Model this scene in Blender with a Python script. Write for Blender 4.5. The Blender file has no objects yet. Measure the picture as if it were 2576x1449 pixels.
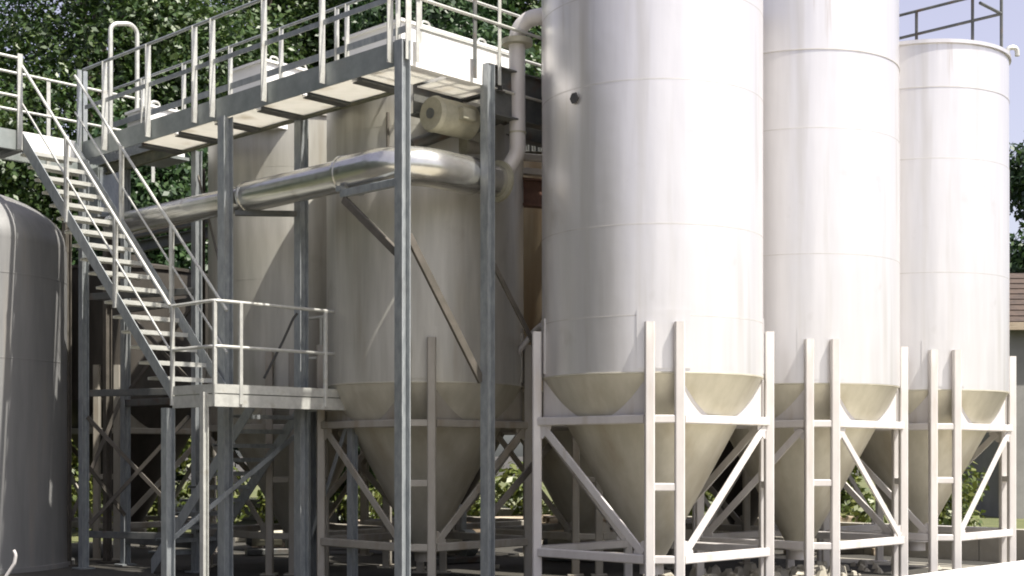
import bpy, math, random
import numpy as np
from mathutils import Vector, Matrix

R = math.radians
EYE = 1.65
sc = bpy.context.scene
C = sc.collection

# ------------------------------------------------------------------ camera, sky, sun, exposure
cam_d = bpy.data.cameras.new('camera'); cam = bpy.data.objects.new('camera', cam_d); C.objects.link(cam)
cam.location = (0, 0, EYE); cam.rotation_euler = (R(90), 0, 0)
cam_d.sensor_width = 36; cam_d.lens = 36*3400/2576; cam_d.shift_y = 420.5/2576
cam_d.clip_start = 0.1; cam_d.clip_end = 3000
sc.camera = cam

SUN_AZ, SUN_EL = 55, 61            # azimuth: degrees to the right of straight behind the camera
w = bpy.data.worlds.new('World'); sc.world = w; w.use_nodes = True
nt = w.node_tree; nt.nodes.clear()
sky = nt.nodes.new('ShaderNodeTexSky'); sky.sky_type = 'NISHITA'; sky.sun_disc = False
sky.sun_elevation = R(SUN_EL); sky.sun_rotation = R(180-SUN_AZ)
sky.air_density = 1.0; sky.dust_density = 3.0; sky.ozone_density = 1.5
bg = nt.nodes.new('ShaderNodeBackground'); bg.inputs[1].default_value = 0.074
wo = nt.nodes.new('ShaderNodeOutputWorld')
hs = nt.nodes.new('ShaderNodeHueSaturation'); hs.inputs['Saturation'].default_value = .5; hs.inputs['Value'].default_value = 1.5; hs.inputs['Hue'].default_value = .545
nt.links.new(sky.outputs[0], hs.inputs['Color']); nt.links.new(hs.outputs[0], bg.inputs[0]); nt.links.new(bg.outputs[0], wo.inputs[0])

sd = bpy.data.lights.new('sun', 'SUN'); sun = bpy.data.objects.new('sun', sd); C.objects.link(sun)
sd.energy = 5.0; sd.angle = R(0.53); sd.color = (1.0, 0.95, 0.87)
sdir = Vector((math.sin(R(SUN_AZ))*math.cos(R(SUN_EL)), -math.cos(R(SUN_AZ))*math.cos(R(SUN_EL)), math.sin(R(SUN_EL))))
sun.rotation_euler = sdir.to_track_quat('Z', 'Y').to_euler(); sun.location = (20, -20, 40)

sc.view_settings.view_transform = 'Standard'; sc.view_settings.look = 'None'
sc.view_settings.exposure = 1.0; sc.view_settings.gamma = 1.0; sc.view_settings.use_curve_mapping = False
sc.render.engine = 'CYCLES'
sc.cycles.max_bounces = 8
sc.cycles.filter_width = 1.9

# ------------------------------------------------------------------ materials
def mat(name, col, col2=None, rough=.5, metal=0., scale=(3, 3, 3), detail=4, bump=0., bscale=40., ramp=(.35, .7), spec=.5, stain=None, island=None, translucent=0., rvar=0.):
    m = bpy.data.materials.new(name); m.use_nodes = True
    n = m.node_tree.nodes; l = m.node_tree.links
    b = n['Principled BSDF']; b.inputs['Roughness'].default_value = rough; b.inputs['Metallic'].default_value = metal
    b.inputs['Specular IOR Level'].default_value = spec
    tc = n.new('ShaderNodeTexCoord'); mp = n.new('ShaderNodeMapping'); mp.inputs['Scale'].default_value = scale
    l.new(tc.outputs['Object'], mp.inputs[0])
    out = None
    if col2 is not None:
        ns = n.new('ShaderNodeTexNoise'); ns.inputs['Detail'].default_value = detail; ns.inputs['Scale'].default_value = 1.; ns.inputs['Roughness'].default_value = .65
        l.new(mp.outputs[0], ns.inputs[0])
        rp = n.new('ShaderNodeValToRGB'); rp.color_ramp.elements[0].position = ramp[0]; rp.color_ramp.elements[1].position = ramp[1]
        rp.color_ramp.elements[0].color = (*col, 1); rp.color_ramp.elements[1].color = (*col2, 1)
        l.new(ns.outputs['Fac'], rp.inputs[0]); out = rp.outputs[0]
        if rvar:
            mr = n.new('ShaderNodeMapRange'); mr.inputs[3].default_value = rough-rvar; mr.inputs[4].default_value = rough+rvar
            l.new(ns.outputs['Fac'], mr.inputs[0]); l.new(mr.outputs[0], b.inputs['Roughness'])
    if stain:                      # (colour, scale, low, high, strength) streaks and blotches with a shape of their own
        for (sc_, ss, lo, hi, st) in stain:
            mp2 = n.new('ShaderNodeMapping'); mp2.inputs['Scale'].default_value = ss; l.new(tc.outputs['Object'], mp2.inputs[0])
            n2 = n.new('ShaderNodeTexNoise'); n2.inputs['Scale'].default_value = 1; n2.inputs['Detail'].default_value = 5; l.new(mp2.outputs[0], n2.inputs[0])
            r2 = n.new('ShaderNodeMapRange'); r2.inputs[1].default_value = lo; r2.inputs[2].default_value = hi; r2.inputs[4].default_value = st
            l.new(n2.outputs['Fac'], r2.inputs[0])
            mx = n.new('ShaderNodeMix'); mx.data_type = 'RGBA'
            l.new(r2.outputs[0], mx.inputs[0])
            if out: l.new(out, mx.inputs[6])
            else: mx.inputs[6].default_value = (*col, 1)
            mx.inputs[7].default_value = (*sc_, 1); out = mx.outputs[2]
    if island:
        g = n.new('ShaderNodeNewGeometry'); rp = n.new('ShaderNodeValToRGB')
        while len(rp.color_ramp.elements) < len(island): rp.color_ramp.elements.new(.5)
        for i, (p, c) in enumerate(island): rp.color_ramp.elements[i].position = p; rp.color_ramp.elements[i].color = (*c, 1)
        l.new(g.outputs['Random Per Island'], rp.inputs[0]); out = rp.outputs[0]
    if out: l.new(out, b.inputs['Base Color'])
    else: b.inputs['Base Color'].default_value = (*col, 1)
    if bump:
        nb = n.new('ShaderNodeTexNoise'); nb.inputs['Scale'].default_value = bscale; nb.inputs['Detail'].default_value = 4; l.new(tc.outputs['Object'], nb.inputs[0])
        bp = n.new('ShaderNodeBump'); bp.inputs['Strength'].default_value = bump; bp.inputs['Distance'].default_value = .02
        l.new(nb.outputs['Fac'], bp.inputs['Height']); l.new(bp.outputs[0], b.inputs['Normal'])
    if translucent:
        tr = n.new('ShaderNodeBsdfTranslucent'); ms = n.new('ShaderNodeMixShader'); ms.inputs[0].default_value = translucent
        if out: l.new(out, tr.inputs[0])
        else: tr.inputs[0].default_value = (*col, 1)
        l.new(b.outputs[0], ms.inputs[1]); l.new(tr.outputs[0], ms.inputs[2]); l.new(ms.outputs[0], n['Material Output'].inputs[0])
    return m

M = {}
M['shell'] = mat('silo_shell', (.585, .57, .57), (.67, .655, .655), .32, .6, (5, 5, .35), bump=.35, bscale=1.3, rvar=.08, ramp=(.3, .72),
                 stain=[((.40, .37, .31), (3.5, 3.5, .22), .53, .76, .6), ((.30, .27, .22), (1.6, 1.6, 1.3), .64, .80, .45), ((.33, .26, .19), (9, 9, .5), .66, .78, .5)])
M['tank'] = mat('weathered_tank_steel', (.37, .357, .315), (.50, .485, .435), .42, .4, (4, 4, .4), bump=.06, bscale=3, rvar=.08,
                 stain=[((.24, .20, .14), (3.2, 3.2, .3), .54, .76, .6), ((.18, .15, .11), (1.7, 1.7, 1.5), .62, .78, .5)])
M['shade_brown'] = mat('dark_brown_tank', (.04, .036, .03), (.075, .065, .055), .55, .1, (4, 4, .5), stain=[((.05, .04, .03), (3, 3, .4), .5, .7, .6)])  # brown deepened so that the shade behind the stairs sits in the colour
M['ochre'] = mat('rust_tinted_tank', (.32, .26, .175), (.42, .35, .25), .5, .3, (3, 3, .5), stain=[((.22, .13, .06), (3, 3, .4), .5, .7, .7)])
M['hopper'] = mat('hopper_steel', (.42, .398, .325), (.51, .487, .41), .45, .3, (4, 4, .6), bump=.05, bscale=4, stain=[((.28, .23, .15), (2.5, 2.5, .5), .52, .76, .6)])
M['seam'] = mat('weld_bead', (.45, .43, .41), (.56, .54, .52), .5, .4, (6, 6, 6))
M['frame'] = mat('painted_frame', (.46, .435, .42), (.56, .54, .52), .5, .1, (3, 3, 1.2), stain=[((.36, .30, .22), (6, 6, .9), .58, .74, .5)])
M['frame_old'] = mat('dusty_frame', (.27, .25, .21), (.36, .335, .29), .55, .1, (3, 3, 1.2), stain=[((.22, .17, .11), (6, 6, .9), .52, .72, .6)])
M['galv'] = mat('galvanised_steel', (.24, .26, .27), (.36, .38, .385), .42, .45, (14, 14, 6), rvar=.1, stain=[((.24, .23, .21), (3, 3, 1), .56, .75, .5)])
M['rail'] = mat('galvanised_rail', (.42, .42, .39), (.54, .54, .50), .42, .35, (9, 9, 9), stain=[((.30, .27, .2), (8, 8, 8), .6, .75, .5)])
M['fascia'] = mat('galvanised_channel', (.22, .245, .235), (.31, .33, .32), .45, .4, (4, 4, 4), stain=[((.25, .25, .23), (1.5, 1.5, 1.5), .52, .7, .5)])
M['pipe'] = mat('tarnished_pipe', (.52, .515, .48), (.60, .595, .57), .22, .85, (4, 4, 4), rvar=.08, bump=.03, bscale=9, stain=[((.25, .22, .15), (1.6, 1.6, 1.6), .52, .8, .6), ((.16, .13, .09), (7, 7, 7), .64, .78, .5)])
M['white'] = mat('white_paint', (.74, .73, .71), (.80, .79, .77), .5, 0, (2, 2, 2), stain=[((.5, .47, .42), (2.5, 2.5, .8), .58, .76, .5)])
M['panel'] = mat('pale_deck_panel', (.74, .73, .68), (.84, .82, .78), .6, 0, (3, 3, 3), translucent=.52, stain=[((.42, .38, .28), (3, 3, 3), .55, .75, .5)])
M['dark'] = mat('dark_steel', (.07, .075, .075), (.13, .13, .12), .55, .2, (4, 4, 4), stain=[((.12, .07, .04), (5, 5, 5), .55, .7, .6)])
M['brown'] = mat('shade_toned_brown_steel', (.075, .068, .055), (.12, .105, .088), .6, .2, (5, 5, 5))  # the braces stand in shade; that darkness is put into this brown
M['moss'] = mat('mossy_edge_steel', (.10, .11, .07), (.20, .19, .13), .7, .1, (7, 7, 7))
M['rust'] = mat('rusty_steel', (.10, .05, .035), (.17, .09, .06), .75, .1, (6, 6, 6))
M['motor'] = mat('motor_beige', (.26, .25, .19), (.36, .34, .26), .55, .1, (7, 7, 7))
M['rubber'] = mat('black_rubber', (.03, .03, .03), (.05, .05, .045), .6, 0, (5, 5, 5))
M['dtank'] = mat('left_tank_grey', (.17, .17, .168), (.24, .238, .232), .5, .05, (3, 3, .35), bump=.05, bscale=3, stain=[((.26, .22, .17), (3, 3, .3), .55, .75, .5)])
M['conc'] = mat('pale_concrete', (.28, .26, .21), (.38, .355, .30), .85, 0, (1.5, 1.5, 1.5), bump=.2, bscale=30, stain=[((.26, .24, .2), (.8, .8, .8), .52, .7, .6)])
M['sand'] = mat('pale_sandy_concrete', (.41, .38, .30), (.50, .47, .385), .9, 0, (1, 1, 1), bump=.2, bscale=30, stain=[((.28, .25, .19), (.6, .6, .6), .5, .7, .5)])
M['wallwhite'] = mat('white_concrete', (.50, .485, .46), (.62, .60, .575), .8, 0, (2, 2, 2), bump=.15, bscale=30, stain=[((.55, .52, .47), (1.2, 1.2, 3), .56, .74, .5)])
M['ground'] = mat('dusty_yard', (.022, .021, .018), (.055, .05, .04), .95, 0, (.55, .55, .55), detail=8, bump=.5, bscale=14, stain=[((.14, .12, .085), (.25, .25, .25), .58, .72, .5)])
M['grass'] = mat('dry_grass', (.055, .07, .02), (.12, .12, .045), .95, 0, (1.2, 1.2, 1.2), detail=8, bump=.6, bscale=20)
M['wood'] = mat('weathered_timber', (.20, .15, .10), (.42, .35, .26), .8, 0, (1, 14, 14), bump=.2, bscale=25)
M['tile'] = mat('brown_roof_tile', (.03, .02, .015), (.07, .045, .032), .85, 0, (3, 3, 3), bump=.2, bscale=20)
M['shedwall'] = mat('grey_render', (.17, .165, .155), (.25, .245, .23), .9, 0, (.8, .8, .8), bump=.2, bscale=25)
M['bark'] = mat('bark', (.05, .04, .03), (.11, .09, .07), .9, 0, (8, 8, 2), bump=.5, bscale=18)
def leafmat(name, cols): return mat(name, cols[0], None, .45, 0, island=[(i/(len(cols)-1), c) for i, c in enumerate(cols)], translucent=.25)
M['leaf'] = leafmat('broad_leaf', [(.018, .04, .011), (.034, .068, .016), (.048, .086, .02), (.078, .112, .028)])
M['leaf2'] = leafmat('dark_leaf', [(.015, .04, .014), (.03, .065, .02), (.05, .09, .025)])
M['leaf3'] = leafmat('yellow_green_leaf', [(.05, .075, .014), (.085, .11, .022), (.14, .15, .035)])

# ------------------------------------------------------------------ geometry helpers
PX, PY = -3.454, 15.70                 # front corner of the stair platform on the ground
UV = (Vector((-.72, .694, 0)), Vector((.694, .72, 0)))   # u runs left and away, v runs right and away
def W(u, v, z=0.):                      # z above the ground
    return Vector((PX, PY, 0)) + UV[0]*u + UV[1]*v + Vector((0, 0, z))
def H(h): return h + EYE                # height given above eye level

def box_pts(a, b, w, h, up=None):
    a = Vector(a); b = Vector(b); d = (b-a).normalized()
    if up is None: up = Vector((0, 0, 1)) if abs(d.z) < .95 else UV[1]
    s = d.cross(up).normalized(); t = s.cross(d).normalized()
    return a, b, s, t
def bar(a, b, w, h, up=None):
    a, b, s, t = box_pts(a, b, w, h, up); vs = []
    c = min(w, h)*.12
    prof = [(-w/2+c, -h/2), (w/2-c, -h/2), (w/2, -h/2+c), (w/2, h/2-c), (w/2-c, h/2), (-w/2+c, h/2), (-w/2, h/2-c), (-w/2, -h/2+c)]
    return sweep2(a, b, s, t, prof)
def sweep2(a, b, s, t, prof):
    n = len(prof); vs = [a+s*x+t*y for x, y in prof] + [b+s*x+t*y for x, y in prof]
    fs = [(i, (i+1) % n, n+(i+1) % n, n+i) for i in range(n)] + [tuple(range(n))[::-1], tuple(range(n, 2*n))]
    return vs, fs
def hsec(a, b, w, h, tf, tw, up):      # H section: flanges face along 'up'
    a, b, s, t = box_pts(a, b, w, h, up)
    x, y, k = w/2, h/2, tw/2
    prof = [(-x, -y), (x, -y), (x, -y+tf), (k, -y+tf), (k, y-tf), (x, y-tf), (x, y), (-x, y), (-x, y-tf), (-k, y-tf), (-k, -y+tf), (-x, -y+tf)]
    n = 12; vs = [a+s*p+t*q for p, q in prof] + [b+s*p+t*q for p, q in prof]
    fs = [(i, (i+1) % n, n+(i+1) % n, n+i) for i in range(n)]
    for o in (0, n): fs += [(o+0, o+1, o+2, o+11), (o+11, o+2, o+3, o+10), (o+10, o+3, o+4, o+9), (o+9, o+4, o+5, o+8), (o+8, o+5, o+6, o+7)]
    return vs, fs
def csec(a, b, w, h, tt, out):         # channel: web on the 'out' side, flanges pointing back
    a = Vector(a); b = Vector(b); out = Vector(out).normalized(); up = Vector((0, 0, 1))
    prof = [(0, -h/2), (0, h/2), (-w, h/2), (-w, h/2-tt), (-tt, h/2-tt), (-tt, -h/2+tt), (-w, -h/2+tt), (-w, -h/2)]
    n = 8; vs = [a+out*p+up*q for p, q in prof] + [b+out*p+up*q for p, q in prof]
    fs = [(i, (i+1) % n, n+(i+1) % n, n+i) for i in range(n)]
    for o in (0, n): fs += [(o+1, o+2, o+3, o+4), (o+0, o+1, o+4, o+5), (o+0, o+5, o+6, o+7)]
    return vs, fs
def fillet(pts, rad, n=8):
    pts = [Vector(p) for p in pts]; out = [pts[0]]
    for i in range(1, len(pts)-1):
        p, a, b = pts[i], pts[i-1]-pts[i], pts[i+1]-pts[i]
        an = a.angle(b); d = min(rad/math.tan(an/2), a.length*.49, b.length*.49); r = d*math.tan(an/2)
        a.normalize(); b.normalize(); c = p + (a+b).normalized()*(r/math.sin(an/2))
        s = p+a*d-c; e = p+b*d-c; tot = s.angle(e); ax = s.cross(e).normalized()
        for k in range(n+1): out.append(c + Matrix.Rotation(tot*k/n, 3, ax) @ s)
    out.append(pts[-1]); return out
def tube(pts, r, n=10, cap=True):
    pts = [Vector(p) for p in pts]; m = len(pts); vs = []; fs = []
    rs = r if isinstance(r, (list, tuple)) else [r]*m
    d0 = (pts[1]-pts[0]).normalized(); ref = Vector((0, 0, 1)) if abs(d0.z) < .9 else Vector((1, 0, 0))
    s = d0.cross(ref).normalized()
    for i, p in enumerate(pts):
        d = ((pts[min(i+1, m-1)]-p).normalized() + (p-pts[max(i-1, 0)]).normalized()).normalized()
        s = (s - d*s.dot(d)).normalized(); t = d.cross(s)
        for k in range(n):
            a = 2*math.pi*k/n; vs.append(p + (s*math.cos(a)+t*math.sin(a))*rs[i])
    for i in range(m-1):
        for k in range(n): fs.append((i*n+k, i*n+(k+1) % n, (i+1)*n+(k+1) % n, (i+1)*n+k))
    if cap: fs += [tuple(range(n))[::-1], tuple(range((m-1)*n, m*n))]
    return vs, fs
def lathe(prof, n=64, c=(0, 0, 0)):
    c = Vector(c); vs = []; fs = []; m = len(prof)
    for (r, z) in prof:
        for k in range(n):
            a = 2*math.pi*k/n; vs.append(c+Vector((r*math.cos(a), r*math.sin(a), z)))
    for i in range(m-1):
        for k in range(n): fs.append((i*n+k, i*n+(k+1) % n, (i+1)*n+(k+1) % n, (i+1)*n+k))
    return vs, fs
def prism(poly, off):
    off = Vector(off); n = len(poly); vs = [Vector(p) for p in poly] + [Vector(p)+off for p in poly]
    fs = [tuple(range(n))[::-1], tuple(range(n, 2*n))] + [(i, (i+1) % n, n+(i+1) % n, n+i) for i in range(n)]
    return vs, fs
def join(*gs):
    vs = []; fs = []
    for v, f in gs:
        o = len(vs); vs += list(v); fs += [tuple(i+o for i in q) for q in f]
    return vs, fs
def slab(u0, u1, v0, v1, z0, z1): return prism([W(u0, v0, z0), W(u1, v0, z0), W(u1, v1, z0), W(u0, v1, z0)], (0, 0, z1-z0))

import bmesh
def mesh(name, g, m, smooth=False, origin=(0, 0, 0)):
    o = Vector(origin); me = bpy.data.meshes.new(name)
    me.from_pydata([tuple(Vector(v)-o) for v in g[0]], [], g[1])
    bm = bmesh.new(); bm.from_mesh(me); bmesh.ops.recalc_face_normals(bm, faces=bm.faces); bm.to_mesh(me); bm.free()
    me.materials.append(M[m])
    if smooth:
        me.polygons.foreach_set('use_smooth', [True]*len(me.polygons))
        try: me.set_sharp_from_angle(angle=R(smooth if smooth > 1 else 35))
        except Exception: pass
    me.update(); return me
def tag(o, label, cat, group=None):
    o['label'] = label; o['category'] = cat
    if group: o['group'] = group
    return o
def thing(name, label, cat, loc, group=None):
    o = bpy.data.objects.new(name, None); C.objects.link(o); o.location = loc; o.empty_display_size = .2
    return tag(o, label, cat, group)
def part(root, name, g, m, smooth=False, parent=None, label=None):   # g in world coordinates
    top = root
    me = mesh(name, g, m, smooth, top.location)
    o = bpy.data.objects.new(name, me); C.objects.link(o); o.parent = parent or root
    if label: o['label'] = label
    return o
def single(name, g, m, label, cat, group=None, smooth=False, loc=None, kind=None):
    vs = [Vector(v) for v in g[0]]
    if loc is None:
        mn = [min(v[i] for v in vs) for i in range(3)]; mx = [max(v[i] for v in vs) for i in range(3)]
        loc = Vector(((mn[0]+mx[0])/2, (mn[1]+mx[1])/2, mn[2]))
    o = bpy.data.objects.new(name, mesh(name, g, m, smooth, loc)); C.objects.link(o); o.location = loc
    if kind: o['kind'] = kind
    else: tag(o, label, cat, group)
    return o

# ------------------------------------------------------------------ the setting
def sheet(name, x0, x1, y0, y1, z, m):
    return single(name, ([Vector((x0, y0, z)), Vector((x1, y0, z)), Vector((x1, y1, z)), Vector((x0, y1, z))], [(0, 1, 2, 3)]), m, None, None, kind='structure', loc=Vector((0, 0, 0)))
sheet('ground', -700, 700, -60, 1500, 0, 'ground')
def uvsheet(name, u0, u1, v0, v1, z, m):
    return single(name, ([W(u0, v0, z), W(u1, v0, z), W(u1, v1, z), W(u0, v1, z)], [(0, 1, 2, 3)]), m, None, None, kind='structure', loc=Vector((0, 0, 0)))
uvsheet('grass', -60, 60, 11.5, 90, .004, 'grass')
uvsheet('grass', 10.2, 60, -40, 11.4, .004, 'grass')
uvsheet('concrete_pavement', -30, -5.95, -30, 60, .004, 'sand')
uvsheet('concrete_pavement', -5.3, 9.6, 9.5, 10.4, .004, 'conc')

# ------------------------------------------------------------------ silos and tanks
RAD = 1.277; Z_CYL = H(.89); LEG_R = 1.335; LEG_G = .16
cache = {}
def lpart(root, name, key, gen, m, smooth=False, parent=None):       # gen() in the tank's own coordinates; alike pieces share mesh data
    k = (key, m)
    if k not in cache: cache[k] = mesh(name, gen(), m, smooth)
    o = bpy.data.objects.new(name, cache[k]); C.objects.link(o); o.parent = parent or root
    return o
def cone_z(r): return Z_CYL - (RAD - r)/.54
def rot(p, k):                         # k quarter turns
    x, y, z = p
    for _ in range(k % 4): x, y = -y, x
    return Vector((x, y, z))
def make_tank(name, label, cat, loc, z_top, seams, ms, mh, mf, group, rails=False, braces=('down', 'up', 'down', 'up'), step=0., turn=0.):
    root = thing(name, label, cat, loc, group); root.rotation_euler.z = turn
    tg = '%s%s%.2f%s' % (ms, seams, z_top, step)
    zs = sorted([Z_CYL]+[H(s) for s in seams]+[z_top])
    for i in range(len(zs)-1):         # one course of plates after another, each a touch wider below
        a, b = zs[i], zs[i+1]; r = RAD + (step if i < 2 else 0)
        lpart(root, 'shell_course', ('sh', tg, i), lambda: lathe([(r, a), (r, b)], 128), ms, 30)
    for z in zs[1:-1]:
        lpart(root, 'weld_seam', ('ws', tg, z), lambda: lathe([(RAD-.008, z-.009), (RAD+.0014+step, z-.006), (RAD+.0014+step, z+.004), (RAD-.008, z+.007)], 128), 'seam' if ms == 'shell' else ms, 20)
    lpart(root, 'rim', ('rim', tg), lambda: lathe([(RAD-.03, z_top-.03), (RAD+.03, z_top-.03), (RAD+.03, z_top+.02), (RAD-.03, z_top+.02)], 96), ms, 30)
    lpart(root, 'roof', ('roof', tg), lambda: lathe([(RAD+.01, z_top+.005), (.8, z_top+.12), (.25, z_top+.2), (.25, z_top+.32), (.001, z_top+.33)], 64), ms, 30)
    hop = lpart(root, 'hopper', ('hop',), lambda: lathe([(RAD-.003, Z_CYL+.004), (RAD-.006, Z_CYL-.01)]+[(r, cone_z(r)) for r in (1.2, .9, .6, .3, .16)], 96), mh, 40)
    lpart(root, 'weld_seam', ('ring',), lambda: lathe([(RAD-.01, Z_CYL-.016), (RAD+.006, Z_CYL-.012), (RAD+.006, Z_CYL+.004), (RAD-.01, Z_CYL+.01)], 128), mh, 20)
    zc = cone_z(.16)
    lpart(root, 'outlet', ('out',), lambda: lathe([(.155, zc+.02), (.155, zc-.03), (.22, zc-.03), (.22, zc-.07), (.14, zc-.07), (.14, zc-.2), (.01, zc-.2)], 24), mf, 30, parent=hop)
    zu, zm, zl = H(.386), H(-.34), H(-1.114)
    for k in range(4):
        for s in (-1, 1):
            leg = lpart(root, 'leg', ('leg', k, s), lambda: bar(rot((s*LEG_G, -LEG_R, .012), k), rot((s*LEG_G, -LEG_R, H(1.42)), k), .105, .105, rot((0, 1, 0), k)), mf)
            lpart(root, 'base_plate', ('bp', k, s), lambda: bar(rot((s*LEG_G-.11, -LEG_R, .012), k), rot((s*LEG_G+.11, -LEG_R, .012), k), .24, .02), mf, parent=leg)
        for z, nm in ((zu, 'rung'), (zm, 'rung'), (zl, 'rung')):
            lpart(root, nm, ('rung', k, z), lambda: bar(rot((-LEG_G+.051, -LEG_R, z), k), rot((LEG_G-.051, -LEG_R, z), k), .08, .085), mf)
        def pad():
            vs = []; fs = []; n = 8
            for z in (H(.93), H(1.56)):
                for i in range(n+1):
                    a = R(-90+90*k) + R(-13+26*i/n); vs.append(Vector(((RAD+.012)*math.cos(a), (RAD+.012)*math.sin(a), z)))
            for i in range(n): fs.append((i, i+1, n+2+i, n+1+i))
            vs2 = [Vector((v.x*.985, v.y*.985, v.z)) for v in vs]; m = len(vs)
            fs2 = [tuple(m+j for j in f) for f in fs]
            per = list(range(n+1))+list(range(2*n+1, n, -1))
            side = [(per[i], per[(i+1) % len(per)], m+per[(i+1) % len(per)], m+per[i]) for i in range(len(per))]
            return vs+vs2, fs+fs2+side
        lpart(root, 'pad_plate', ('pad', k), pad, ms, 30)
        # long sides between corner pairs: from this pair's right leg to the next pair's left leg
        a0 = rot((LEG_G, -LEG_R, 0), k); b0 = rot((LEG_R, -LEG_G, 0), k); d = (b0-a0).normalized(); a1 = a0+d*.05; b1 = b0-d*.05
        zv = lambda p, z: Vector((p.x, p.y, z))
        lpart(root, 'beam', ('bu', k), lambda: bar(zv(a1, zu), zv(b1, zu), .09, .095), mf)
        lpart(root, 'beam', ('bl', k), lambda: bar(zv(a1, zl), zv(b1, zl), .09, .10), mf)
        lo, hi = zl+.06, zu-.06
        for e, (p0, dd) in enumerate(((a1, d), (b1, -d))):
            for z, up in ((zl+.048, 1), (zu-.046, -1)):
                if (braces[k] == 'up') != ((e == 0) == (up == 1)): continue
                lpart(root, 'gusset_plate', ('gp', k, e, up), lambda: prism([zv(p0, z), zv(p0+dd*.17, z), zv(p0+dd*.17, z+up*.04), zv(p0+dd*.05, z+up*.15), zv(p0, z+up*.15)], Vector((dd.y, -dd.x, 0))*.012), mf)
        a2 = a0+d*.09; b2 = b0-d*.09
        if braces[k] == 'up': lpart(root, 'brace', ('bru', k), lambda: bar(zv(a2, lo), zv(b2, hi), .03, .085), mf)
        elif braces[k] == 'down': lpart(root, 'brace', ('brd', k), lambda: bar(zv(a2, hi), zv(b2, lo), .03, .085), mf)
        def web():
            n = 20; pts = []; out = Vector((d.y, -d.x, 0))
            L = (b1-a1).length
            for i in range(n+1):
                p = a1 + (b1-a1)*(i/n) - out*.055; r = math.hypot(p.x, p.y); pts.append(zv(p, min(max(cone_z(min(r, RAD)), zu+.05), Z_CYL-.02)))
            poly = [zv(a1-out*.055, zu+.02)] + pts + [zv(b1-out*.055, zu+.02)]
            return prism(poly, -out*.012)
        lpart(root, 'web_plate', ('web', k), web, mf)
    if rails:  # railing seen against the light: its backlit tone is painted as dark steel
        g = RAD-.03; zr = z_top
        for k in (0, 1, 2):
            a = rot((0, -g, 0), k); b = rot((g, 0, 0), k)
            if k == 0: a = a.lerp(b, .62)
            for i, f in enumerate((0, .25, .76) if k == 1 else (0, .5)):
                p = a.lerp(b, f)
                if k: lpart(root, 'rail_post', ('rp', k, i, zr), lambda: tube([(p.x, p.y, zr-.02), (p.x, p.y, H(6.75))], .024, 8), 'dark', True)
            for z in (6.4, 6.75): lpart(root, 'guard_rail', ('gr', k, z), lambda: tube([(a.x, a.y, H(z)), (b.x, b.y, H(z))], .023, 8), 'dark', True)
    return root

TOP = H(5.62)
SE = (1.5, 2.48, 4.03, 5.0)
G1 = 'tall pale silos in a row on the right'
sA = make_tank('silo', 'tall pale silo nearest the camera and widest, with a dark side nozzle', 'silo', (1.625, 15.73, 0), TOP, SE, 'shell', 'hopper', 'frame', G1, True, ('up', 'down', 'up', 'down'))
sB = make_tank('silo', 'middle one of the three tall pale silos, partly hidden by the nearest', 'silo', (3.80, 17.9, 0), TOP+.42, (2.48, 4.03, 5.0), 'shell', 'hopper', 'frame', G1, True, ('down', 'up', 'down', 'up'), .008)
sC = make_tank('silo', 'farthest pale silo on the right, its rim and dark roof railing against the sky', 'silo', (5.85, 19.6, 0), TOP, (2.48, 4.03, 5.0), 'shell', 'hopper', 'frame', G1, True, ('up', 'down', 'up', 'down'), .004)
G2 = 'weathered tanks under the walkway'
t1 = W(-.35, 2.99); t2 = W(2.75, 3.25); t3 = W(6.9, 2.95); t4 = W(-.35, 6.1)
TT = H(4.75)
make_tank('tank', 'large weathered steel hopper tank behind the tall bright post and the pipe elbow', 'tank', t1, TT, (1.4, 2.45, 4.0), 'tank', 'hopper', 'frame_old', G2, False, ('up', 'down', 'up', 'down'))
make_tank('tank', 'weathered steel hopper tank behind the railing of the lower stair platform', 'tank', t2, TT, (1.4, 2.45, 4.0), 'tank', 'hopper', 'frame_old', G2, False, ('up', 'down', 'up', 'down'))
make_tank('tank', 'shaded hopper tank behind the staircase, half hidden by its steps', 'tank', t3, H(3.0), (1.4, 2.45), 'shade_brown', 'shade_brown', 'frame_old', G2, False, ('up', 'down', 'up', 'down'))
make_tank('tank', 'dark brown hopper tank in the rear row, its legs seen below the stair platform', 'tank', W(2.9, 6.4), H(4.2), (1.4, 2.45), 'shade_brown', 'shade_brown', 'frame_old', G2, False, ('up', 'down', 'up', 'down'))
make_tank('tank', 'dark brown hopper tank in the rear row, its hopper seen behind the nearest silo legs', 'tank', W(-.9, 9.4), H(3.6), (1.4, 2.45), 'shade_brown', 'shade_brown', 'frame_old', G2, False, ('up', 'down', 'up', 'down'))
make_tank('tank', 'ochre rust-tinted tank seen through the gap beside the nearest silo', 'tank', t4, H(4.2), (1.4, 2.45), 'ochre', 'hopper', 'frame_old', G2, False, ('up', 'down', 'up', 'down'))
# dark nozzle with its cap on the nearest silo
a = R(-90-46.5); n0 = Vector((math.cos(a), math.sin(a), 0)); c0 = Vector(sA.location)+n0*(RAD-.02)+Vector((0, 0, H(3.92)))
nz = part(sA, 'nozzle', tube([c0, c0+n0*.035], .05, 14), 'rubber', 40)
part(sA, 'nozzle_cap', tube([c0+n0*.034, c0+n0*.046], .066, 6), 'rubber', False, parent=nz)
tc = bpy.data.objects['tank']; a = R(-90-17); n1 = Vector((math.cos(a), math.sin(a), 0)); c1 = Vector(tc.location)+n1*(RAD+.02)
part(tc, 'conduit', tube([c1+Vector((0, 0, H(4.15))), c1+Vector((0, 0, H(3.35)))], .018, 8), 'brown', True)
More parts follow.
